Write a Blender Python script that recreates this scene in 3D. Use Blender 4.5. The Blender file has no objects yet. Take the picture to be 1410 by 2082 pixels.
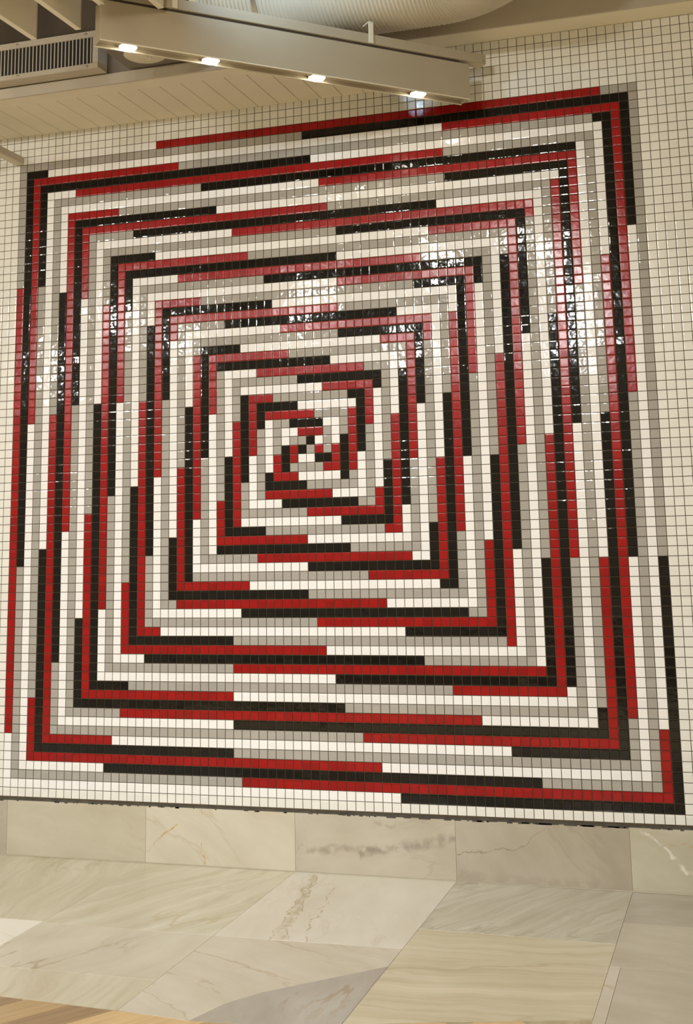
import bpy, math, random
import numpy as np
from mathutils import Matrix, Vector
rnd = random.Random(11)
S = bpy.context.scene
COL = S.collection
P = 0.045                      # one tile pitch in metres; all layout numbers below are in tile pitches
AV = 0.99706                   # tile row height / tile column width
FLOOR = 83.05                  # floor level, counted downwards from the top edge of the mural
def W(x, y, d):                # x along the wall, y downwards from the mural's top edge, d depth (room is negative)
    return Vector((x * P, d * P, (FLOOR - y) * P))

# ------------------------------------------------------------------ camera
cd = bpy.data.cameras.new('camera')
cam = bpy.data.objects.new('camera', cd); COL.objects.link(cam)
cx, cy_, cz = [85.27237, -130.83467, -47.2461]
ax = [[0.956517, 0.2906493, -0.0244597], [0.0758257, -0.1668094, 0.9830692], [0.2816482, -0.9421771, -0.1815947]]
m = Matrix(((ax[0][0], ax[1][0], ax[2][0], cx * P), (ax[0][1], ax[1][1], ax[2][1], cy_ * P),
            (ax[0][2], ax[1][2], ax[2][2], (cz + FLOOR) * P), (0, 0, 0, 1)))
cam.matrix_world = m
cd.sensor_fit = 'VERTICAL'; cd.sensor_height = 36.0; cd.sensor_width = 36.0
cd.lens = 43.0723
cd.shift_x = -0.025127; cd.shift_y = -0.206004
cd.clip_start = 0.05; cd.clip_end = 100
S.camera = cam

# ------------------------------------------------------------------ world, lights, exposure
wd = bpy.data.worlds.new('world'); S.world = wd; wd.use_nodes = True
bg = wd.node_tree.nodes['Background']
bg.inputs[0].default_value = (1.0, 0.84, 0.55, 1); bg.inputs[1].default_value = 0.52
S.view_settings.view_transform = 'Standard'; S.view_settings.look = 'None'
S.view_settings.gamma = 1.0; S.view_settings.use_curve_mapping = False
S.view_settings.exposure = 0.0

def area(name, loc, target, size, power, color, size_y=None, shape='DISK', spread=math.pi):
    l = bpy.data.lights.new(name, 'AREA'); l.shape = shape; l.size = size
    if size_y: l.size_y = size_y
    l.energy = power; l.color = color; l.spread = spread
    o = bpy.data.objects.new(name, l); COL.objects.link(o); o.location = loc
    o.rotation_euler = (Vector(target) - Vector(loc)).to_track_quat('-Z', 'Y').to_euler()
    return o
WARM = (1.0, 0.85, 0.54)
NEUT = (0.94, 0.975, 1.04)
# spot lamps under the ceiling of the hall behind the photographer, aimed low at the wall; their glints show in the glaze
for i, (x, y, d, w) in enumerate(((48, -8, -169, 1.5), (39, -8, -250, 1.0), (50, -8, -116, .5), (44, -8, -103, .3), (26, -8, -119, .4),
                         (-15, -8, -152, 1.0), (-9, -8, -221, .9), (-67, -8, -150, .9), (-68, -8, -187, .7), (-140, -8, -240, .9))):
    area('hall_lamp', W(x, y, d), W(x + .35 * (38 - x), 82, 0), 0.17, 12.3 * w, NEUT, spread=math.radians(78))
    area('warm_fill', W(x, y - .3, d), W(x + .35 * (38 - x), -4, 0), 0.15, 13.0 * w, WARM)  # added warm fill light, lifts the upper wall and ceiling parts
# added unseen lamps with a cut-off, to brighten the lower wall and floor
for x in (-12, 12, 36, 60, 84):
    area('downlight', W(x, -8, -48), W(x, 83, -34), 0.16, 5, NEUT, spread=math.radians(105))
# added unseen warm lamps over the hall floor, bouncing light up to the soffit
for x in (-20, 15, 50, 85, 120):
    area('bounce_fill', W(x, -8, -100), W(x, 83, -100), 0.16, 26, WARM, spread=math.radians(58))
# cool lamp above the ceiling services
area('service_lamp', W(44, -9.5, -30), W(46, -11, -10), 0.12, 5.0, (0.50, 0.74, 1.0))

# ------------------------------------------------------------------ helpers
def nmat(name):
    mt = bpy.data.materials.new(name); mt.use_nodes = True
    nt = mt.node_tree; return mt, nt, nt.nodes['Principled BSDF']
def N(nt, t, **kw):
    n = nt.nodes.new(t)
    for k, v in kw.items():
        if k.startswith('i_'): n.inputs[k[2:].replace('_', ' ')].default_value = v
        else: setattr(n, k, v)
    return n
def ramp(nt, fac, stops):
    r = nt.nodes.new('ShaderNodeValToRGB'); nt.links.new(fac, r.inputs[0])
    e = r.color_ramp.elements
    while len(e) < len(stops): e.new(0.5)
    for q, (p_, c) in zip(e, stops): q.position = p_; q.color = (*c, 1)
    return r.outputs[0]
def mixc(nt, fac, a, b, mode='MIX'):
    n = nt.nodes.new('ShaderNodeMix'); n.data_type = 'RGBA'; n.blend_type = mode
    for s, v in ((n.inputs[0], fac), (n.inputs[6], a), (n.inputs[7], b)):
        if hasattr(v, 'is_linked'): nt.links.new(v, s)
        elif isinstance(v, tuple): s.default_value = (*v, 1)
        else: s.default_value = v
    return n.outputs[2]
def bump(nt, b, h, dist, strength=1.0):
    n = N(nt, 'ShaderNodeBump'); n.inputs['Strength'].default_value = strength; n.inputs['Distance'].default_value = dist
    nt.links.new(h, n.inputs['Height']); nt.links.new(n.outputs[0], b.inputs['Normal'])
def paint(name, c, rough=0.5, metal=0.0, var=0.06, sc=6.0, relief=0.0):
    mt, nt, b = nmat(name)
    g = N(nt, 'ShaderNodeTexCoord'); n = N(nt, 'ShaderNodeTexNoise', i_Scale=sc, i_Detail=4.0)
    nt.links.new(g.outputs['Object'], n.inputs['Vector'])
    lo = tuple(v * (1 - var) for v in c); hi = tuple(min(1, v * (1 + var)) for v in c)
    nt.links.new(ramp(nt, n.outputs[0], ((.3, lo), (.7, hi))), b.inputs['Base Color'])
    b.inputs['Roughness'].default_value = rough; b.inputs['Metallic'].default_value = metal
    if relief:
        n2 = N(nt, 'ShaderNodeTexNoise', i_Scale=180.0, i_Detail=2.0); nt.links.new(g.outputs['Object'], n2.inputs['Vector'])
        bump(nt, b, n2.outputs[0], relief, .6)
    return mt
def glaze(name, c, rough, var, wave=0.00016, spec=.5):
    mt, nt, b = nmat(name)
    g = N(nt, 'ShaderNodeNewGeometry')
    mp = N(nt, 'ShaderNodeMapping'); mp.inputs['Scale'].default_value = (1 / P, 1, 1 / (P * AV))
    mp.inputs['Location'].default_value = (0, 0, -0.05)
    nt.links.new(g.outputs['Position'], mp.inputs['Vector'])
    fl = N(nt, 'ShaderNodeVectorMath', operation='FLOOR'); nt.links.new(mp.outputs[0], fl.inputs[0])
    mu = N(nt, 'ShaderNodeVectorMath', operation='MULTIPLY'); mu.inputs[1].default_value = (1, 0, 1); nt.links.new(fl.outputs[0], mu.inputs[0])
    wn = N(nt, 'ShaderNodeTexWhiteNoise'); nt.links.new(mu.outputs[0], wn.inputs['Vector'])
    n = N(nt, 'ShaderNodeTexNoise', i_Scale=1.6 / P, i_Detail=1.0); nt.links.new(g.outputs['Position'], n.inputs['Vector'])
    lo = tuple(v * (1 - var) for v in c); hi = tuple(min(.95, v * (1 + var)) for v in c)
    nt.links.new(ramp(nt, wn.outputs['Value'], ((0, lo), (1, hi))), b.inputs['Base Color'])
    b.inputs['Roughness'].default_value = rough
    b.inputs['Specular IOR Level'].default_value = spec
    bump(nt, b, n.outputs[0], wave * 6, 0.5)
    return mt
def marble(name, c1, c2, vein, ang, st=(1.2, 9.0), vsc=3.0, vein_amt=.7, off=0.0, rough=.22, blotch=.5, contrast=.5, lines=()):
    mt, nt, b = nmat(name)
    g = N(nt, 'ShaderNodeTexCoord')
    rot = N(nt, 'ShaderNodeMapping'); rot.inputs['Rotation'].default_value = (0, 0, ang); rot.inputs['Location'].default_value = (off, off * 1.7, off * .3)
    nt.links.new(g.outputs['Object'], rot.inputs['Vector'])
    dn = N(nt, 'ShaderNodeTexNoise', i_Scale=2.2, i_Detail=4.0); nt.links.new(rot.outputs[0], dn.inputs['Vector'])
    ad = N(nt, 'ShaderNodeVectorMath', operation='MULTIPLY_ADD'); ad.inputs[1].default_value = (.22, .22, .1)
    nt.links.new(dn.outputs['Color'], ad.inputs[0]); nt.links.new(rot.outputs[0], ad.inputs[2])
    sc = N(nt, 'ShaderNodeMapping'); sc.inputs['Scale'].default_value = (st[0], st[1], 1); nt.links.new(ad.outputs[0], sc.inputs['Vector'])
    s1 = N(nt, 'ShaderNodeTexNoise', i_Scale=1.0, i_Detail=6.0, i_Roughness=.62); nt.links.new(sc.outputs[0], s1.inputs['Vector'])
    h = contrast * .25
    col = ramp(nt, s1.outputs[0], ((.5 - h, c2), (.5 + h, c1)))
    bl = N(nt, 'ShaderNodeTexNoise', i_Scale=2.6, i_Detail=5.0); nt.links.new(rot.outputs[0], bl.inputs['Vector'])
    col = mixc(nt, blotch, col, ramp(nt, bl.outputs[0], ((.35, (.86, .84, .78)), (.62, (1.0, 1.0, 1.0)))), 'MULTIPLY')
    v = N(nt, 'ShaderNodeMapping'); v.inputs['Scale'].default_value = (vsc * .35, vsc * 1.3, 1); nt.links.new(ad.outputs[0], v.inputs['Vector'])
    vn = N(nt, 'ShaderNodeTexNoise', i_Scale=1.0, i_Detail=7.0, i_Roughness=.55); nt.links.new(v.outputs[0], vn.inputs['Vector'])
    vm = ramp(nt, vn.outputs[0], ((.484, (0, 0, 0)), (.5, (1, 1, 1)), (.516, (0, 0, 0))))
    vk = N(nt, 'ShaderNodeTexNoise', i_Scale=1.5, i_Detail=1.0); nt.links.new(rot.outputs[0], vk.inputs['Vector'])
    gate = ramp(nt, vk.outputs[0], ((.42, (0, 0, 0)), (.62, (vein_amt,) * 3)))
    fac = mixc(nt, 1.0, vm, gate, 'MULTIPLY')
    col = mixc(nt, fac, col, vein)
    for plane, A, B, w_, c_, amt in lines:        # single veins of one slab, from A to B
        gp = N(nt, 'ShaderNodeNewGeometry')
        nz = N(nt, 'ShaderNodeTexNoise', i_Scale=9.0, i_Detail=4.0); nt.links.new(gp.outputs['Position'], nz.inputs['Vector'])
        wob = N(nt, 'ShaderNodeVectorMath', operation='MULTIPLY_ADD'); wob.inputs[1].default_value = (.10, .10, .10)
        nt.links.new(nz.outputs['Color'], wob.inputs[0]); nt.links.new(gp.outputs['Position'], wob.inputs[2])
        a3 = W(A[0], FLOOR, A[1]) if plane == 'floor' else W(A[0], A[1], -.32); b3_ = W(B[0], FLOOR, B[1]) if plane == 'floor' else W(B[0], B[1], -.32)
        dv = (b3_ - a3); ln = dv.length; dv.normalize(); nv = Vector((-dv.y, dv.x, 0)) if plane == 'floor' else Vector((-dv.z, 0, dv.x))
        a3 = a3 + Vector((.05, .05, .05)) - Vector((.05, .05, .05)) * 0
        sb = N(nt, 'ShaderNodeVectorMath', operation='SUBTRACT'); sb.inputs[1].default_value = a3; nt.links.new(wob.outputs[0], sb.inputs[0])
        du = N(nt, 'ShaderNodeVectorMath', operation='DOT_PRODUCT'); du.inputs[1].default_value = dv; nt.links.new(sb.outputs[0], du.inputs[0])
        dn2 = N(nt, 'ShaderNodeVectorMath', operation='DOT_PRODUCT'); dn2.inputs[1].default_value = nv; nt.links.new(sb.outputs[0], dn2.inputs[0])
        ab = N(nt, 'ShaderNodeMath', operation='ABSOLUTE'); nt.links.new(dn2.outputs['Value'], ab.inputs[0])
        m1 = N(nt, 'ShaderNodeMapRange', interpolation_type='SMOOTHSTEP'); m1.inputs[1].default_value = w_ * P; m1.inputs[2].default_value = 0; m1.inputs[3].default_value = 0; m1.inputs[4].default_value = amt
        m1.inputs[1].default_value = 0; m1.inputs[2].default_value = w_ * P; m1.inputs[3].default_value = amt; m1.inputs[4].default_value = 0
        nt.links.new(ab.outputs[0], m1.inputs[0])
        m2 = N(nt, 'ShaderNodeMath', operation='COMPARE'); m2.inputs[1].default_value = ln / 2; m2.inputs[2].default_value = ln / 2; nt.links.new(du.outputs['Value'], m2.inputs[0])
        g1 = N(nt, 'ShaderNodeTexNoise', i_Scale=22.0, i_Detail=5.0); nt.links.new(gp.outputs['Position'], g1.inputs['Vector'])
        g2 = N(nt, 'ShaderNodeMapRange'); g2.inputs[1].default_value = .36; g2.inputs[2].default_value = .56; nt.links.new(g1.outputs[0], g2.inputs[0])
        p1 = N(nt, 'ShaderNodeMath', operation='MULTIPLY'); nt.links.new(m1.outputs[0], p1.inputs[0]); nt.links.new(m2.outputs[0], p1.inputs[1])
        p2 = N(nt, 'ShaderNodeMath', operation='MULTIPLY'); nt.links.new(p1.outputs[0], p2.inputs[0]); nt.links.new(g2.outputs[0], p2.inputs[1])
        col = mixc(nt, p2.outputs[0], col, c_)
    nt.links.new(col, b.inputs['Base Color'])
    b.inputs['Roughness'].default_value = rough
    return mt
def mesh(name, verts, faces, mats, midx=None):
    me = bpy.data.meshes.new(name); me.from_pydata([tuple(v) for v in verts], [], faces)
    for k in (mats if isinstance(mats, (list, tuple)) else [mats]): me.materials.append(k)
    if midx is not None: me.polygons.foreach_set('material_index', midx)
    me.update(); return me
def link(name, me, parent=None, loc=None, rot=None):
    o = bpy.data.objects.new(name, me); COL.objects.link(o)
    if parent is not None: o.parent = parent
    if loc is not None: o.location = loc
    if rot is not None: o.rotation_euler = rot
    return o
def thing(name, label, cat, loc, group=None, rotz=0):
    o = bpy.data.objects.new(name, None); COL.objects.link(o); o.location = loc; o.rotation_euler = (0, 0, rotz); o.empty_display_size = .1
    o['label'] = label; o['category'] = cat
    if group: o['group'] = group
    return o
class MB:
    def __init__(s): s.v = []; s.f = []
    def add(s, vs, fs):
        o = len(s.v); s.v += [tuple(v) for v in vs]; s.f += [tuple(i + o for i in f) for f in fs]
    def box(s, a, b, bev=0.0):     # chamfered box between two corners
        lo = [min(a[i], b[i]) for i in range(3)]; hi = [max(a[i], b[i]) for i in range(3)]
        if bev <= 0:
            vs = [(x, y, z) for x in (lo[0], hi[0]) for y in (lo[1], hi[1]) for z in (lo[2], hi[2])]
            s.add(vs, [(0, 1, 3, 2), (4, 6, 7, 5), (0, 4, 5, 1), (2, 3, 7, 6), (0, 2, 6, 4), (1, 5, 7, 3)]); return
        e = min(bev, *[(hi[i] - lo[i]) * .45 for i in range(3)])
        vs = []; idx = {}
        for sx in (0, 1):
            for sy in (0, 1):
                for sz in (0, 1):
                    c = [(lo, hi)[k][i] for i, k in enumerate((sx, sy, sz))]
                    ins = [e if k == 0 else -e for k in (sx, sy, sz)]
                    for a_ in range(3):
                        p_ = [c[i] + (0 if i == a_ else ins[i]) for i in range(3)]
                        idx[(sx, sy, sz, a_)] = len(vs); vs.append(p_)
        fs = []
        for a_ in range(3):
            for sd in (0, 1):
                o = [i for i in range(3) if i != a_]
                q = []
                for u, w in ((0, 0), (1, 0), (1, 1), (0, 1)):
                    k = [0, 0, 0]; k[a_] = sd; k[o[0]] = u; k[o[1]] = w; q.append(idx[(*k, a_)])
                if (sd == 1) == (a_ == 1): q.reverse()
                fs.append(q)
        for a_ in range(3):
            o = [i for i in range(3) if i != a_]
            for u in (0, 1):
                for w in (0, 1):
                    k0 = [0, 0, 0]; k0[o[0]] = u; k0[o[1]] = w; k1 = list(k0); k1[a_] = 1
                    fs.append([idx[(*k0, o[0])], idx[(*k1, o[0])], idx[(*k1, o[1])], idx[(*k0, o[1])]])
        for sx in (0, 1):
            for sy in (0, 1):
                for sz in (0, 1): fs.append([idx[(sx, sy, sz, i)] for i in range(3)])
        s.add(vs, fs)
    def lathe(s, prof, n=24, c=(0, 0, 0)):   # profile of (radius, z) about the z axis
        o = len(s.v)
        for r, z in prof:
            for k in range(n):
                t = 2 * math.pi * k / n; s.v.append((c[0] + r * math.cos(t), c[1] + r * math.sin(t), c[2] + z))
        for i in range(len(prof) - 1):
            for k in range(n):
                k2 = (k + 1) % n; s.f.append((o + i * n + k, o + i * n + k2, o + (i + 1) * n + k2, o + (i + 1) * n + k))
        s.f.append(tuple(o + k for k in range(n))[::-1]); b = o + (len(prof) - 1) * n; s.f.append(tuple(b + k for k in range(n)))
    def obj(s, name, mat, parent=None, loc=None, rot=None, smooth=False, fix=True):
        me = mesh(name, s.v, s.f, mat)
        if fix:
            import bmesh
            bm = bmesh.new(); bm.from_mesh(me); bmesh.ops.recalc_face_normals(bm, faces=bm.faces); bm.to_mesh(me); bm.free()
        if smooth:
            me.polygons.foreach_set('use_smooth', [True] * len(me.polygons))
            try: me.set_sharp_from_angle(angle=math.radians(35))
            except Exception: pass
        return link(name, me, parent, loc, rot)
def slab(name, poly, thick, mat, parent, plane='floor', z=0.0, bev=.012, gap=.012, relief=0.0):
    """flat stone piece: poly in tile pitches (x, d) on the floor or (x, y) on the wall, outer face at z"""
    n = len(poly); cx_ = sum(p_[0] for p_ in poly) / n; cy0 = sum(p_[1] for p_ in poly) / n
    def inset(g):
        out = []
        for i in range(n):
            p0, p1, p2 = Vector(poly[i - 1]), Vector(poly[i]), Vector(poly[(i + 1) % n])
            a, b_ = (p1 - p0).normalized(), (p2 - p1).normalized()
            na, nb = Vector((-a.y, a.x)), Vector((-b_.y, b_.x))
            k = na + nb; k = k / max(.3, (1 + na.dot(nb))); out.append(p1 + k * g)
        return out
    area2 = sum(poly[i - 1][0] * poly[i][1] - poly[i][0] * poly[i - 1][1] for i in range(n))
    if area2 < 0: poly = poly[::-1]
    a, b_ = inset(gap), inset(gap + bev)
    vs = [((p_.x - cx_) * P, (p_.y - cy0) * P, -thick * P) for p_ in a] + [((p_.x - cx_) * P, (p_.y - cy0) * P, -bev * P) for p_ in a] + [((p_.x - cx_) * P, (p_.y - cy0) * P, 0) for p_ in b_]
    fs = [tuple(range(2 * n, 3 * n))]
    for k in (0, 1):
        for i in range(n): j = (i + 1) % n; fs.append((k * n + i, k * n + j, (k + 1) * n + j, (k + 1) * n + i))
    me = mesh(name, vs, fs, mat)
    o = link(name, me, parent)
    if plane == 'floor': o.location = (cx_ * P, cy0 * P, z * P)
    else: o.location = (cx_ * P, z * P, cy0 * P); o.rotation_euler = (math.pi / 2, 0, 0)
    return o

# ------------------------------------------------------------------ materials
M = {}
M['w'] = glaze('white_glaze', (.80, .78, .75), .06, .03)
M['f'] = glaze('field_glaze', (.735, .715, .65), .14, .035, spec=.3)
M['r'] = glaze('red_glaze', (.275, .005, .005), .17, .14, spec=.3)
M['k'] = glaze('black_glaze', (.006, .005, .004), .06, .3, spec=.33)
M['g'] = glaze('grey_glaze', (.355, .33, .29), .06, .05)
M['grout'] = paint('grout', (.105, .075, .038), .9, 0, .18, 30, .0004)
M['cream'] = paint('cream_paint', (.66, .60, .46), .55, 0, .03, 4)
M['beige'] = paint('beige_metal', (.50, .44, .35), .45, 0, .03, 5)
M['board'] = paint('soffit_board', (.80, .73, .57), .6, 0, .04, 3)
M['seam'] = paint('dark_seam', (.16, .13, .09), .9)
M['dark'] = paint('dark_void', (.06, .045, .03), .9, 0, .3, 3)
M['edge'] = paint('underlit_edge', (.88, .82, .68), .5, 0, .02, 4)  # paler colour paints in light reaching the baffle undersides from below
M['shade'] = paint('shaded_beige', (.20, .17, .135), .6, 0, .05, 4)  # beige darkened to paint in the shade beside the vent
M['black'] = paint('vent_black', (.006, .006, .006), .7)
M['duct'] = paint('duct_skin', (.56, .51, .40), .45, .0, .05, 5)
M['disc'] = paint('pale_plastic', (.72, .66, .50), .5)
M['steel'] = paint('steel', (.45, .42, .36), .35, .8)
M['lightbox'] = paint('strip_light_paint', (.37, .31, .215), .45, 0, .03, 5)
M['joint'] = paint('joint_strip', (.07, .06, .045), .9, 0, .3, 20)
M['stonebed'] = paint('stone_bed', (.60, .55, .44), .8, 0, .1, 12)
M['subfloor'] = paint('hall_floor', (.42, .36, .27), .4, 0, .12, 3)
M['sheath'] = paint('hall_paint', (.35, .30, .23), .8, 0, .08, 3)
ml, nt, b = nmat('lamp_glow'); b.inputs['Base Color'].default_value = (1, 1, 1, 1)
b.inputs['Emission Color'].default_value = (1.0, .95, .82, 1); b.inputs['Emission Strength'].default_value = 42.0
M['lamp'] = ml

# ------------------------------------------------------------------ wall with its tiles and the tile mural
# the mosaic: each ring's four sides as colour, first tile of the next colour, colour ... (0 white, 1 red, 2 black, 3 grey)
RUN_TOP = (
     (0, 19, 1, 73, 3), (3, 38, 2), (2, 4, 0, 55, 1), (1, 22, 3, 72, 2), (2, 39, 0), (0, 8, 1, 55, 3), (3, 25, 2, 70, 0), (0, 40, 1), (1, 14, 3, 55, 2),
     (2, 27, 0), (1, 41, 3), (3, 16, 2, 54, 0), (0, 29, 1), (3, 42, 2), (2, 19, 0, 53, 1), (1, 31, 3), (2, 42, 0), (0, 22, 1, 52, 3), (3, 33, 2),
     (0, 42, 1), (1, 25, 3, 51, 2), (2, 34, 0), (1, 42, 3), (3, 28, 2, 49, 0), (0, 35, 1), (3, 42, 2), (2, 30, 0, 47, 1), (1, 36, 3), (2, 41, 0),
     (0, 32, 1, 45, 3), (3, 37, 2), (0, 40, 1), (1, 34, 3, 43, 2), (2, 37, 0), (1, 39, 3), (3, 36, 2, 40, 0), (0, 37, 1, 40, 3), (3, 38, 2, 39, 0),)
RUN_LEFT = (
     (3, 17, 1, 70, 0), (2, 51, 3), (1, 34, 0), (2, 17, 3, 66, 1), (0, 49, 2), (3, 33, 1), (0, 18, 2, 62, 3), (1, 47, 0), (2, 32, 3), (1, 19, 0, 57, 2),
     (3, 45, 1), (0, 32, 2), (3, 20, 1, 56, 0), (2, 43, 3), (1, 32, 0), (2, 21, 3, 53, 1), (0, 42, 2), (3, 32, 1), (0, 23, 2, 50, 3), (1, 41, 0),
     (2, 32, 3), (1, 25, 0, 48, 2), (3, 40, 1), (0, 33, 2), (3, 27, 1, 46, 0), (2, 39, 3), (1, 34, 0), (2, 29, 3, 44, 1), (0, 39, 2), (3, 35, 1),
     (0, 32, 2, 42, 3), (1, 39, 0), (2, 36, 3), (1, 35, 0, 41, 2), (3, 39, 1), (0, 38, 2), (3, 38, 1),)
RUN_BOTTOM = (
     (0, 48, 2), (3, 30, 1), (0, 13, 2, 63, 3), (1, 46, 0), (2, 29, 3), (1, 14, 0, 60, 2), (3, 44, 1), (0, 29, 2), (3, 15, 1, 57, 0), (2, 42, 3),
     (1, 29, 0), (2, 16, 3, 54, 1), (0, 41, 2), (3, 29, 1), (0, 18, 2, 51, 3), (1, 40, 0), (2, 29, 3, 60, 1), (1, 20, 0, 49, 2), (3, 39, 1),
     (0, 30, 2, 56, 3), (3, 22, 1, 47, 0), (2, 38, 3), (1, 31, 0, 53, 2), (2, 24, 3, 45, 1), (0, 38, 2), (3, 32, 1, 50, 0), (0, 27, 2, 43, 3), (1, 38, 0),
     (2, 33, 3, 47, 1), (1, 30, 0, 42, 2), (3, 38, 1), (0, 35, 2, 44, 3), (3, 33, 1, 41, 0), (2, 38, 3), (1, 37, 0, 42, 2), (2, 36, 3, 40, 1),
     (1, 37, 0, 39, 2),)
RUN_RIGHT = (
     (3, 51, 2), (2, 16, 0, 68, 1), (1, 34, 3), (2, 51, 0), (0, 19, 1, 67, 3), (3, 36, 2), (0, 51, 1), (1, 22, 3, 66, 2), (2, 37, 0), (0, 10, 1, 51, 3),
     (3, 25, 2, 64, 0), (0, 38, 1), (1, 14, 3, 51, 2), (2, 27, 0, 62, 1), (1, 39, 3), (3, 18, 2, 50, 0), (0, 29, 1), (3, 40, 2), (2, 21, 0, 49, 1),
     (1, 31, 3), (2, 40, 0), (0, 24, 1, 48, 3), (3, 33, 2), (0, 40, 1), (1, 27, 3, 47, 2), (2, 34, 0), (1, 40, 3), (3, 30, 2, 45, 0), (0, 35, 1),
     (3, 40, 2), (2, 32, 0, 43, 1), (1, 36, 3), (2, 39, 0), (0, 34, 1, 41, 3), (3, 37, 2), (0, 38, 1), (3, 39, 2), (0, 38, 1),)
NR, NC = 76, 77
PAT = [['w'] * NC for _ in range(NR)]
def runs(spec, i0, i1, at):
    for i in range(i0, i1):
        r, c = at(i); PAT[r][c] = 'wrkg'[spec[0::2][sum(i >= e for e in spec[1::2])]]
for k in range(38):
    runs(RUN_TOP[k], max(k - 1, 0), NC - k, lambda i: (k, i))
    if k < 37:
        runs(RUN_LEFT[k], k + 1, NR - k, lambda i: (i, k)); runs(RUN_BOTTOM[k], k, NC - k, lambda i: (NR - 1 - k, i))
    runs(RUN_RIGHT[k], k, NR - k, lambda i: (i, NC - 1 - k))
PAT[38][37] = 'k'; PAT[38][38] = 'g'
wall = link('wall_back', mesh('wall_back', [W(-22, -11, 0), W(106, -11, 0), W(106, 83.05, 0), W(-22, 83.05, 0),
            W(-22, -11, 3), W(106, -11, 3), W(106, 83.05, 3), W(-22, 83.05, 3)],
            [(3, 2, 1, 0), (4, 5, 6, 7), (0, 1, 5, 4), (1, 2, 6, 5), (2, 3, 7, 6), (3, 0, 4, 7)], M['grout']))
wall['kind'] = 'structure'
mural = thing('tile_mural', 'large square spiral mosaic of red, black, grey and white glazed tiles on the wall', 'mural', W(38.5, NR * AV, 0))
bpy.context.view_layer.update()
TH = 0.075       # how far a tile face stands proud of the grout
HALF = .468
def tile_geo():
    q = ((-1, -1), (1, -1), (1, 1), (-1, 1)); h = HALF; vs = []
    for sc, dd in ((h, 0.0), (h, -TH * .55), (h * .955, -TH * .92), (h * .80, -TH)):
        vs += [(a * sc, dd, c * sc) for a, c in q]
    fs = [(12, 13, 14, 15)]
    for k in (0, 4, 8):
        for i in range(4): j = (i + 1) % 4; fs.append((k + i, k + j, k + 4 + j, k + 4 + i))
    return np.array(vs), fs
TV, TF = tile_geo(); TV = TV * np.array([P, P, P * AV])
tile_mesh = {k: mesh('tile_' + k, TV, TF, M[k]) for k in 'wrkgf'}
inv = cam.matrix_world.inverted()
def screen_area(c, r):      # projected size of a tile in the photograph (0 outside the frame)
    q = inv @ W(c + .5, (r + .5) * AV, 0)
    u = cd.lens / 36 * q.x / -q.z - cd.shift_x; v = cd.lens / 36 * q.y / -q.z - cd.shift_y
    if abs(u) > .5 * 1410 / 2082 - .004 or abs(v) > .5 - .004: return 0
    return 1 / q.z ** 2
def tile_rot(): return (rnd.gauss(0, .006), 0, rnd.gauss(0, .006))
def lay(cells, parent):
    cells.sort(key=lambda t: -screen_area(t[0], t[1]))
    inv_p = parent.matrix_world.inverted()
    for c, r, k in cells[:300]:
        o = bpy.data.objects.new('tile', tile_mesh[k]); COL.objects.link(o); o.parent = parent
        o.location = inv_p @ W(c + .5, (r + .5) * AV, -.02); a = tile_rot(); o.rotation_euler = a
    vs, fs, mi = [], [], []
    keys = 'wrkgf'
    for n, (c, r, k) in enumerate(cells[300:]):
        a = tile_rot(); v = TV.copy()
        v[4:, 1] += np.sin(a[2]) * TV[4:, 0] - np.sin(a[0]) * TV[4:, 2] * -1 * -1
        p_ = inv_p @ W(c + .5, (r + .5) * AV, -.02)
        vs.append(v + np.array(p_)); o0 = n * 16
        fs += [tuple(i + o0 for i in f) for f in TF]; mi += [keys.index(k)] * len(TF)
    me = mesh('tile_field', np.concatenate(vs).tolist(), fs, [M[k] for k in keys], mi)
    o = link('tile_field', me, parent); o['kind'] = 'stuff'
lay([(c, r, PAT[r][c]) for r in range(NR) for c in range(NC)], mural)
field = []
for r in range(-9, 77):
    for c in range(-22, 106):
        if 0 <= r < NR and 0 <= c < NC: continue
        if r < -3 and c < 47: continue
        if r < -7 or (r == -7 and False): continue
        field.append((c, r, 'f'))
lay(field, wall)

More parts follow.
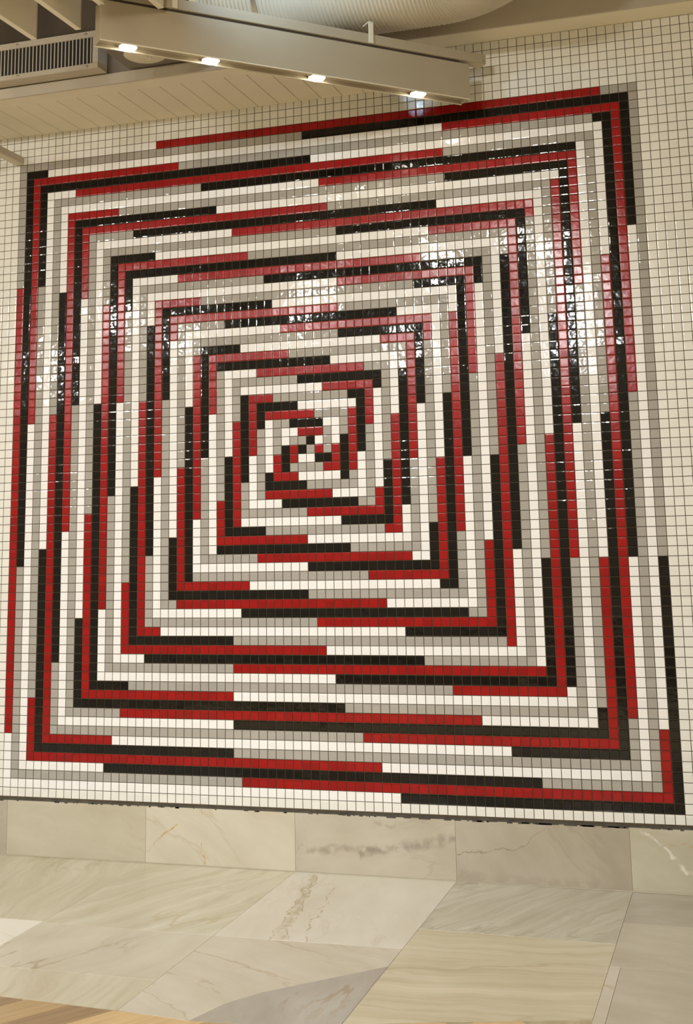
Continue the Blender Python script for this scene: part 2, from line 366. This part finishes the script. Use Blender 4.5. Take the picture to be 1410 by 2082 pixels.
# ------------------------------------------------------------------ skirting of marble slabs and the joint above it
mar = {
 'pale':  marble('marble_pale', (.615, .57, .455), (.535, .485, .365), (.42, .30, .15), .5, (1.6, 6), 2.2, .5, 1.3, .25, .6, .7),
 'beige': marble('marble_beige', (.55, .505, .395), (.465, .42, .315), (.36, .29, .20), .25, (1.4, 5), 2.4, .6, 4.1, .25, .7, .7),
 'grey':  marble('marble_grey', (.475, .43, .345), (.385, .34, .265), (.27, .22, .17), -.2, (1.6, 5), 2.6, .8, 7.7, .25, .8, .7),
 'diag':  marble('marble_diagonal', (.655, .61, .47), (.49, .44, .29), (.38, .32, .16), -1.78, (1.0, 13), 2.4, .55, 2.9, .2, .45, .8),
 'fan':   marble('marble_fan', (.60, .575, .46), (.40, .365, .255), (.29, .24, .14), -1.07, (.8, 15), 2.6, .6, 9.2, .2, .6, .85),
 'cream': marble('marble_cream', (.67, .63, .50), (.50, .455, .30), (.40, .33, .16), -1.15, (.8, 12), 2.2, .6, 3.7, .2, .5, .85),
 'brown': marble('marble_brown_vein', (.70, .66, .56), (.63, .585, .47), (.50, .42, .28), -1.75, (1.4, 6), 2.1, .4, 5.6, .18, .4, .7,
                 (('floor', (38.6, -1.0), (42.4, -21.4), .75, (.40, .32, .17), .75), ('floor', (39.0, -1.0), (42.9, -21.4), .12, (.27, .18, .07), .8),
                  ('floor', (42.1, -5.3), (44.6, -21.4), .14, (.38, .27, .12), .8), ('floor', (38.9, -3.0), (41.6, -21.4), .10, (.32, .22, .09), .7))),
 'band':  marble('marble_banded', (.66, .60, .43), (.47, .405, .25), (.38, .31, .16), -.10, (.5, 14), 1.7, .55, 3.3, .2, .4, .85),
 'white': marble('marble_white', (.80, .77, .67), (.74, .70, .58), (.55, .45, .3), .4, (1.0, 6), 2.0, .3, 6.4, .2, .25),
 'sand':  marble('marble_sand', (.62, .58, .45), (.53, .48, .35), (.36, .28, .14), -1.3, (1.3, 6), 2.6, .8, 11.3, .22, .5, .8),
 'cool':  marble('marble_cool', (.47, .445, .37), (.37, .345, .28), (.30, .21, .10), -1.6, (1.6, 5), 2.6, .7, 8.5, .18, .7, .8),
 'sk1':   marble('marble_skirt_orange', (.60, .55, .44), (.52, .47, .36), (.40, .31, .20), .5, (1.4, 5), 2.4, .35, 1.3, .25, .6, .7,
                 (('wall', (18.57, 82.1), (22.6, 78.8), .10, (.45, .26, .07), .95), ('wall', (25.3, 80.6), (25.4, 82.95), .09, (.48, .25, .07), .95), ('wall', (25.3, 77.3), (25.35, 78.2), .07, (.48, .28, .1), .7))),
 'sk2':   marble('marble_skirt_smudge', (.52, .475, .38), (.44, .395, .305), (.31, .26, .20), -.2, (1.5, 5), 2.6, .5, 7.7, .25, .8, .7,
                 (('wall', (36.4, 80.9), (46, 80.3), .55, (.27, .225, .17), .7), ('wall', (43, 80.9), (53.7, 78.9), .8, (.25, .21, .165), .7), ('wall', (45, 77.8), (51, 77.5), .3, (.33, .29, .23), .6))),
 'sk3':   marble('marble_skirt_crack', (.455, .41, .325), (.385, .34, .265), (.28, .23, .18), .9, (1.5, 5), 2.6, .6, 2.2, .25, .8, .7,
                 (('wall', (53.9, 80.4), (60.0, 79.5), .11, (.22, .18, .12), .8), ('wall', (60, 79.5), (63.3, 77.7), .10, (.24, .20, .14), .7), ('wall', (54, 82.6), (71, 82.7), .7, (.34, .28, .21), .6))),
 'sk4':   marble('marble_skirt_white_vein', (.52, .48, .37), (.44, .40, .30), (.36, .28, .19), .3, (1.5, 5), 2.6, .5, 6.1, .25, .8, .7,
                 (('wall', (72.6, 77.2), (79, 82.8), .22, (.72, .68, .60), .9), ('wall', (74.6, 78.3), (82, 79.3), .10, (.50, .32, .16), .9))),
}
JX = [-34.5, -16.8, .84, 18.5, 36.16, 53.77, 71.48, 89.2, 106.9]
skirt = link('baseboard_back', mesh('baseboard_back', [W(-22, 77.0, -.12), W(106, 77.0, -.12), W(106, 83.05, -.12), W(-22, 83.05, -.12), W(-22, 77.0, .0), W(106, 77.0, .0), W(106, 83.05, .0), W(-22, 83.05, .0)],
             [(3, 2, 1, 0), (4, 5, 6, 7), (0, 1, 5, 4), (1, 2, 6, 5), (2, 3, 7, 6), (3, 0, 4, 7)], M['stonebed']))
skirt['kind'] = 'structure'
for i, k in enumerate(('beige', 'grey', 'beige', 'sk1', 'sk2', 'sk3', 'sk4', 'pale')):
    x0, x1 = max(JX[i], -22), min(JX[i + 1], 106)
    slab('slab', [(x0, 0.05), (x1, 0.05), (x1, FLOOR - 77.12), (x0, FLOOR - 77.12)], .2, mar[k], skirt, 'wall', -.32, .012, .010)
jb = MB(); jb.box(W(-22, 76.90, 0), W(106, 77.14, -.20)); j = jb.obj('joint_strip', M['joint'], skirt)
# ragged mortar left along the joint
mb = MB()
for k in range(90):
    x = rnd.uniform(-3, 82); w_ = rnd.uniform(.1, .9) * (1.5 if x > 45 else .6); h_ = rnd.uniform(.03, .12)
    mb.box(W(x, 77.08, -.33), W(x + w_, 77.12 + h_, -.3))
o = mb.obj('mortar_crumbs', M['joint'], skirt); o['kind'] = 'stuff'

# ------------------------------------------------------------------ floor
fl = link('floor', mesh('floor', [W(-60, 83.35, 0), W(140, 83.35, 0), W(140, 83.35, -260), W(-60, 83.35, -260), W(-60, 85, 0), W(140, 85, 0), W(140, 85, -260), W(-60, 85, -260)],
          [(0, 3, 2, 1), (4, 5, 6, 7), (0, 1, 5, 4), (1, 2, 6, 5), (2, 3, 7, 6), (3, 0, 4, 7)], M['subfloor']))
fl['kind'] = 'structure'
D0 = -.30
for poly, k in (
    ([(-34.5, D0), (-16.8, D0), (-16.8, -35.5), (-34.5, -34)], 'beige'), ([(89.2, D0), (106.9, D0), (106.9, -34), (89.2, -34)], 'cream'),
    ([(-16.8, D0), (.84, D0), (.84, -21.1), (-16.8, -21.1)], 'diag'), ([(-16.8, -21.1), (.84, -21.1), (.84, -36.6), (-16.8, -35.5)], 'pale'),
    ([(.84, D0), (18.5, D0), (18.5, -21.1), (.84, -21.1)], 'diag'), ([(.84, -21.1), (18.5, -21.1), (18.5, -38.3), (.84, -36.6)], 'white'),
    ([(18.5, D0), (36.16, D0), (36.16, -21.45), (18.5, -21.3)], 'cream'),
    ([(18.5, -21.3), (36.16, -21.45), (36.16, -32.75), (18.5, -32.7)], 'sand'),
    ([(18.5, -32.7), (36.16, -32.75), (36.16, -39.2), (27, -38.8), (18.5, -38.3)], 'diag'),
    ([(36.16, D0), (53.77, D0), (53.77, -21.2), (36.16, -21.45)], 'brown'),
    ([(36.16, -21.45), (53.77, -21.2), (53.77, -25.55), (45.7, -33.2), (43.77, -36.07), (42.4, -39.9), (36.16, -39.2)], 'pale'),
    ([(53.77, -25.55), (53.77, -38.0), (48, -39.4), (42.4, -39.9), (43.77, -36.07), (45.7, -33.2)], 'cool'),
    ([(53.77, D0), (71.48, D0), (71.48, -16.1), (53.77, -15.7)], 'fan'),
    ([(53.77, -15.7), (71.48, -16.1), (71.48, -33.0), (58.7, -36.4), (53.77, -38.0)], 'band'),
    ([(71.48, D0), (89.2, D0), (89.2, -10.2), (71.48, -10.2)], 'grey'), ([(71.48, -10.2), (89.2, -10.2), (89.2, -21.6), (71.48, -21.6)], 'beige'),
    ([(71.48, -21.6), (72.4, -21.6), (72.45, -34.0), (71.48, -34.0)], 'pale'), ([(72.4, -21.6), (89.2, -21.6), (89.2, -34.0), (72.45, -34.0)], 'beige')):
    slab('slab', poly, .28, mar[k], fl, 'floor', rnd.uniform(-.004, .004), .014, .012)
# timber planks laid on the diagonal in front of the marble
woods = []
for i, (a_, c_) in enumerate((((.47, .33, .16), (.39, .26, .115)), ((.62, .44, .215), (.53, .36, .165)), ((.33, .22, .105), (.26, .165, .075)))):
    mt, nt, b = nmat('oak_' + 'abc'[i]); g = N(nt, 'ShaderNodeTexCoord')
    mp = N(nt, 'ShaderNodeMapping'); mp.inputs['Scale'].default_value = (3, 40, 1); mp.inputs['Location'].default_value = (i * 3.1, i, 0)
    nt.links.new(g.outputs['Object'], mp.inputs['Vector']); n = N(nt, 'ShaderNodeTexNoise', i_Scale=1.0, i_Detail=5.0, i_Distortion=.6)
    nt.links.new(mp.outputs[0], n.inputs['Vector']); nt.links.new(ramp(nt, n.outputs[0], ((.35, c_), (.65, a_))), b.inputs['Base Color'])
    b.inputs['Roughness'].default_value = .35; woods.append(mt)
EDGE = [(-17, -35.5), (.84, -36.6), (18.5, -38.3), (27, -38.8), (36.16, -39.2), (42.4, -39.9), (48, -39.4), (53.77, -38.0), (58.7, -36.4), (71.48, -33.0), (71.5, -34.0), (90, -34.0)]
def edge_at(x):
    for (xa, ya), (xb, yb) in zip(EDGE, EDGE[1:]):
        if xa <= x <= xb: return ya + (yb - ya) * (x - xa) / max(1e-6, xb - xa)
    return -36
def clip(poly):       # keep what lies on the room side of the marble's edge (edge sampled as its local chord)
    cx_ = sum(p_[0] for p_ in poly) / len(poly)
    xs = (min(p_[0] for p_ in poly), max(p_[0] for p_ in poly)); ya, yb = edge_at(xs[0]), edge_at(xs[1])
    fn = lambda p_: (ya + (yb - ya) * (p_[0] - xs[0]) / (xs[1] - xs[0])) - .02 - p_[1]
    out = []
    for i in range(len(poly)):
        p0, p1 = poly[i - 1], poly[i]; f0, f1 = fn(p0), fn(p1)
        if (f0 >= 0) != (f1 >= 0): t = f0 / (f0 - f1); out.append((p0[0] + t * (p1[0] - p0[0]), p0[1] + t * (p1[1] - p0[1])))
        if f1 >= 0: out.append(p1)
    return out
th = math.radians(55); ux, uy = math.cos(th), math.sin(th); vx, vy = math.sin(th), -math.cos(th)
ox, oy = 30.4, -41.2; PW = 3.35
for i in range(-7, 12):
    s0 = -30 + (i % 3) * 4.3 + .0
    while s0 < 22:
        L_ = 13.0; q = []
        for s_, w_ in ((s0, 0), (s0 + L_, 0), (s0 + L_, PW), (s0, PW)):
            q.append((ox + ux * s_ + vx * (w_ + i * PW), oy + uy * s_ + vy * (w_ + i * PW)))
        s0 += L_
        if min(p_[0] for p_ in q) < 5 or max(p_[0] for p_ in q) > 76 or min(p_[1] for p_ in q) < -62: continue
        q = clip(q)
        if len(q) < 3: continue
        a2 = abs(sum(q[k - 1][0] * q[k][1] - q[k][0] * q[k - 1][1] for k in range(len(q)))) / 2
        if a2 < .4: continue
        o = slab('plank', q, .25, woods[{-1: 0, 0: 2, 1: 1, 2: 1, 3: 0}.get(i, (i * 2 + int(s0)) % 3)], fl, 'floor', -.01, .02, .012)
        # grain runs along the plank
        R2 = Matrix.Rotation(-th, 4, 'Z'); o.data.transform(R2); o.rotation_euler = (0, 0, th)

# ------------------------------------------------------------------ ceiling structure
def struct(name, mb, mat, parent=None):
    o = mb.obj(name, mat, parent)
    if parent is None: o['kind'] = 'structure'
    return o
b1 = MB(); b1.box(W(-60, -20, 3), W(140, -22, -260)); ceil = struct('ceiling', b1, M['sheath'])
# low soffit of boards on the left
SX1 = 48.5
b2 = MB(); b2.box(W(-22, -2.95, 0), W(SX1, -3.85, -13.1)); soff = struct('ceiling_soffit', b2, M['seam'])
for i in range(27):
    x0 = -23.3 + i * 2.66; x1 = min(x0 + 2.66, SX1)
    if x1 - x0 < .3: continue
    q = MB(); q.box(W(x0 + .035, -2.74, -.1), W(x1 - .035, -2.96, -10.4), .03 * P); q.obj('plank', M['board'], soff)
q = MB(); q.box(W(-22, -2.72, -10.44), W(SX1, -2.96, -12.95), .03 * P); q.obj('edge_board', M['board'], soff)
q = MB(); q.box(W(-22, -2.66, -12.95), W(SX1 + .1, -3.95, -13.25), .03 * P); q.obj('fascia', M['beige'], soff)
bf = MB(); bf.box(W(8, -3.9, -13.12), W(36, -9, -12.7)); struct('shade_panel', bf, M['shade'])  # added dark sheet closing the shaded gap beside the vent
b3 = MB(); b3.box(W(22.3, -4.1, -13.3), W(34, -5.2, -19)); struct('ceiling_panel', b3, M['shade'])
# higher soffit on the right
b4 = MB(); b4.box(W(SX1, -6.98, .0), W(106, -11, -3.7)); soff2 = struct('ceiling_bulkhead', b4, M['board'])
q = MB(); q.box(W(SX1 - .1, -6.9, -3.7), W(106, -11, -3.95), .03 * P); q.obj('fascia', M['beige'], soff2)
# upright side of the upper void, behind the baffles
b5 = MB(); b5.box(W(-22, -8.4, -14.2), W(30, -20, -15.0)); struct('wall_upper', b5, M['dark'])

# ------------------------------------------------------------------ air vent in its duct box
VD = -15.4
vt = thing('air_vent', 'beige rectangular supply air grille with upright black slots above the boarded soffit', 'vent', W(7, -3.9, -14.5))
bpy.context.view_layer.update()
def rel(t, x, y, d): return t.matrix_world.inverted() @ W(x, y, d)
def bx(mb, t, a, b_, bev=0.0): mb.box(rel(t, *a), rel(t, *b_), bev)
q = MB(); bx(q, vt, (-14, -4.0, -13.3), (19.5, -8.3, VD + .15)); q.obj('duct_box', M['beige'], vt)
q = MB(); bx(q, vt, (-13.4, -4.5, VD + .16), (18.85, -7.6, VD + .05)); q.obj('dark_back', M['black'], vt)
fr = MB(); bx(fr, vt, (-14, -3.90, VD + .15), (19.55, -4.50, VD - .12), .05 * P); bx(fr, vt, (-14, -7.58, VD + .15), (19.55, -8.33, VD - .12), .05 * P)
bx(fr, vt, (18.85, -4.5, VD + .15), (19.55, -7.58, VD - .12), .03 * P); fr.obj('frame', M['beige'], vt)
for i in range(70):
    x = 18.62 - i * .462
    q = MB(); bx(q, vt, (x - .075, -4.5, VD + .05), (x + .06, -7.58, VD - .06), .02 * P); q.obj('fin', M['beige'], vt)
for x, y in ((18.0, -8.0), (18.2, -4.15), (9.2, -7.95), (9.4, -4.2)):
    q = MB(); q.lathe(((.0, 0), (.16 * P, 0), (.16 * P, .05 * P), (.07 * P, .09 * P)), 10); q.obj('screw', M['steel'], vt, rel(vt, x, y, VD - .12), (math.pi / 2, 0, 0))

# ------------------------------------------------------------------ pale ceiling disc and the sprinkler beside it
ds = thing('ceiling_disc', 'pale round ceiling disc half hidden behind the strip of lamps', 'ceiling fixture', W(25.8, -4.1, -16.4))
q = MB(); q.lathe(((2.15 * P, 0), (2.15 * P, -.12 * P), (1.95 * P, -.22 * P), (.0001, -.24 * P)), 40); q.obj('plate', M['disc'], ds, smooth=True)
q = MB(); q.lathe(((2.2 * P, .0), (2.3 * P, -.03 * P), (2.2 * P, -.08 * P)), 40); q.obj('rim', M['cream'], ds, smooth=True)
sp = thing('fire_sprinkler', 'small pendent metal sprinkler head in front of the pale ceiling disc', 'sprinkler', W(26.9, -4.1, -17.4))
q = MB(); q.lathe(((.10 * P, 0), (.10 * P, -.35 * P), (.2 * P, -.38 * P), (.2 * P, -.5 * P), (.08 * P, -.55 * P)), 12); q.obj('body', M['steel'], sp, smooth=True)
for s_ in (-1, 1):
    q = MB(); q.box((s_ * .16 * P - .03 * P, -.04 * P, -.52 * P), (s_ * .16 * P + .03 * P, .04 * P, -.98 * P), .01 * P); q.obj('arm', M['steel'], sp)
q = MB(); q.lathe(((.06 * P, -.95 * P), (.32 * P, -1.0 * P), (.32 * P, -1.04 * P), (.05 * P, -1.06 * P)), 16); q.obj('deflector', M['disc'], sp, smooth=True)

# ------------------------------------------------------------------ strip light hung at 45 degrees to the wall
LX0, LD0 = 30.13, -33.69           # left end of its room-side bottom edge
LX1, LD1 = 59.45, -5.0             # right end
LY = 1.43; LEN = math.hypot(LX1 - LX0, LD1 - LD0); LA = math.atan2(LD1 - LD0, LX1 - LX0)
lt = thing('strip_light', 'long beige strip light with four glowing downlights hung at an angle under the ceiling', 'light', W(LX0, LY, LD0), None, LA)
Wd, Hh = 1.92, 4.05                # width and height
def lb(mb, a, b_, bev=0.0): mb.box([v * P for v in a], [v * P for v in b_], bev * P)   # local: x along, y towards the wall, z up
q = MB(); lb(q, (0, 0, 0), (LEN, .12, Hh), .02); q.obj('side_panel', M['lightbox'], lt)
q = MB(); lb(q, (0, Wd - .12, 0), (LEN, Wd, Hh), .02); q.obj('side_panel', M['lightbox'], lt)
q = MB(); lb(q, (0, .12, Hh - .15), (LEN, Wd - .12, Hh), .0); q.obj('top_panel', M['lightbox'], lt)
q = MB(); lb(q, (.12, .12, .38), (LEN - .12, Wd - .12, .5), .0); q.obj('lamp_tray', M['lightbox'], lt)
for x in (0.0, LEN - .12):
    q = MB(); lb(q, (x, .12, 0), (x + .12, Wd - .12, Hh - .15), .01); q.obj('end_plate', M['lightbox'], lt)
for y in (-.05, Wd - .13):
    q = MB(); lb(q, (0, y, -.06), (LEN, y + .18, .05), .02); q.obj('edge_lip', M['cream'], lt)
for t in (2.95, 11.35, 22.95, 35.0):
    lp = MB(); lp.lathe(((.80 * P, .38 * P), (.86 * P, .1 * P), (.90 * P, .05 * P), (.83 * P, .04 * P), (.82 * P, .1 * P)), 28)
    h = lp.obj('downlight', M['cream'], lt, (t * P, Wd / 2 * P, 0), None, True)
    gl = MB(); gl.lathe(((.80 * P, .12 * P), (.82 * P, .01 * P), (.70 * P, -.13 * P), (.36 * P, -.23 * P), (.001, -.26 * P)), 28); gl.obj('glowing_lens', M['lamp'], h, None, None, True)
q = MB(); lb(q, (.5, .22, Hh), (LEN - 1.2, Wd - .22, Hh + .33), .0); q.obj('gap_shade', M['dark'], lt)  # dark strip stands for the shade in the gap under the rail
# carrying rail above it
rl = thing('support_rail', 'beige channel rail running above the strip light and ending short of the tiles', 'rail', W(LX0, LY - Hh - .36, LD0), None, LA)
RL0, RL1 = -6.0, LEN + 2.25
q = MB(); lb(q, (RL0, .0, 0), (RL1, .10, 1.08), .02); q.obj('web', M['lightbox'], rl)
q = MB(); lb(q, (RL0, .10, 0), (RL1, 1.5, .10), .02); q.obj('flange', M['cream'], rl)
q = MB(); lb(q, (RL0, .10, .98), (RL1, 1.5, 1.08), .02); q.obj('flange', M['lightbox'], rl)
for t in (7.0, 28.6):
    q = MB(); lb(q, (t, -.12, .02), (t + .55, .0, 2.4), .02); lb(q, (t, -.12, 2.3), (t + .55, 1.3, 2.45), .02); q.obj('hanger_strap', M['cream'], rl)
    if t < 20: q = MB(); q.lathe(((.09 * P, 2.4 * P), (.09 * P, 17.0 * P)), 8, ((t + .27) * P, .7 * P, 0)); q.obj('rod', M['steel'], rl)
q = MB(); q.lathe(((.0001, 0), (.12 * P, 0), (.12 * P, .06 * P), (.05 * P, .09 * P)), 10); q.obj('bolt', M['steel'], rl, ((RL1 - .35) * P, 0, .3 * P), (math.pi / 2, 0, 0))

# ------------------------------------------------------------------ hanging baffles, upper left
bnames = ['leftmost of the four cream ceiling baffles hanging over the air vent', 'second cream ceiling baffle from the left, its end above the vent slots',
          'third cream ceiling baffle from the left, its end over the strip light', 'rightmost cream ceiling baffle, only its tip showing over the strip light']
for (x, y), lab in zip(((20.96, -1.32), (25.9, -1.63), (30.37, -2.1), (34.85, -2.49)), bnames):
    t = thing('ceiling_baffle', lab, 'baffle', W(x - .3, y, -30), 'ceiling baffles over the vent')
    L_ = 34.0
    q = MB(); lb(q, (-.24, -L_, .06), (.24, -.06, 7.0), .03); q.obj('panel', M['board'], t)
    q = MB(); lb(q, (-.30, -L_, 0), (.30, 0, .14), .03); q.obj('bottom_edge', M['edge'], t)
    q = MB(); lb(q, (-.28, -.06, .14), (.28, .06, 7.0), .02); q.obj('end_cap', M['beige'], t)
    for dd in (-8, -26):
        q = MB(); q.lathe(((.07 * P, 7.0 * P), (.07 * P, (20 + y) * P)), 6, (0, dd * P, 0)); q.obj('hanger_rod', M['steel'], t)

# ------------------------------------------------------------------ bar sticking out of the wall, far left
br = thing('wall_bar', 'square cream bar reaching out from the tiles at the upper left corner of the mural', 'bar', W(.05, .95, -.1))
q = MB(); lb(q, (-.62, -26, 0), (.45, 0, .16), .02); q.obj('bottom_flange', M['cream'], br)
q = MB(); lb(q, (.33, -26, .16), (.45, 0, .98), .02); q.obj('side_web', M['beige'], br)
q = MB(); lb(q, (-.62, -26, .16), (-.5, 0, .98), .02); q.obj('side_web', M['beige'], br)
q = MB(); lb(q, (-.5, -26, .86), (.33, 0, .98), .02); q.obj('top_flange', M['beige'], br)

# ------------------------------------------------------------------ corrugated duct bending towards the room
dt = thing('air_duct', 'big ribbed beige air duct bending over the right end of the strip light', 'duct', W(57, -11.5, -11))
RAD, BR = 6.0, 9.0
path = []
s_ = 0.0; dsn = .11
tot1, tot2, tot3 = 25.0, BR * math.pi / 2, 22.0
n_ = int((tot1 + tot2 + tot3) / dsn); NV = 40; vs, fs = [], []
for i in range(n_ + 1):
    s_ = i * dsn
    if s_ < tot1: c = (s_ - 25.0, 0.0); d_ = (1, 0)
    elif s_ < tot1 + tot2:
        a = (s_ - tot1) / BR; c = (BR * math.sin(a), -BR * (1 - math.cos(a))); d_ = (math.cos(a), -math.sin(a))
    else: c = (BR, -BR - (s_ - tot1 - tot2)); d_ = (0, -1)
    r = RAD - .17 * (0, .5, 1, .5)[i % 4]
    for k in range(NV):
        t = 2 * math.pi * k / NV; e = math.cos(t) * r
        vs.append(((c[0] - d_[1] * e) * P, (c[1] + d_[0] * e) * P, math.sin(t) * r * P))
for i in range(n_):
    for k in range(NV): k2 = (k + 1) % NV; fs.append((i * NV + k, i * NV + k2, (i + 1) * NV + k2, (i + 1) * NV + k))
fs.append(tuple(range(NV))); fs.append(tuple(n_ * NV + k for k in range(NV))[::-1])
me = mesh('ribbed_skin', vs, fs, M['duct']); me.polygons.foreach_set('use_smooth', [True] * len(me.polygons)); link('ribbed_skin', me, dt)
for x in (-18.5,):
    q = MB(); q.lathe(((6.04 * P, -.25 * P), (6.14 * P, -.25 * P), (6.14 * P, .25 * P), (6.04 * P, .25 * P)), 40); q.obj('clamp_band', M['steel'], dt, (x * P, 0, 0), (0, math.pi / 2, 0), True)
    q = MB(); q.lathe(((.1 * P, 6 * P), (.1 * P, 8.5 * P)), 8); q.obj('hanger_rod', M['steel'], dt, (x * P, 0, 0))
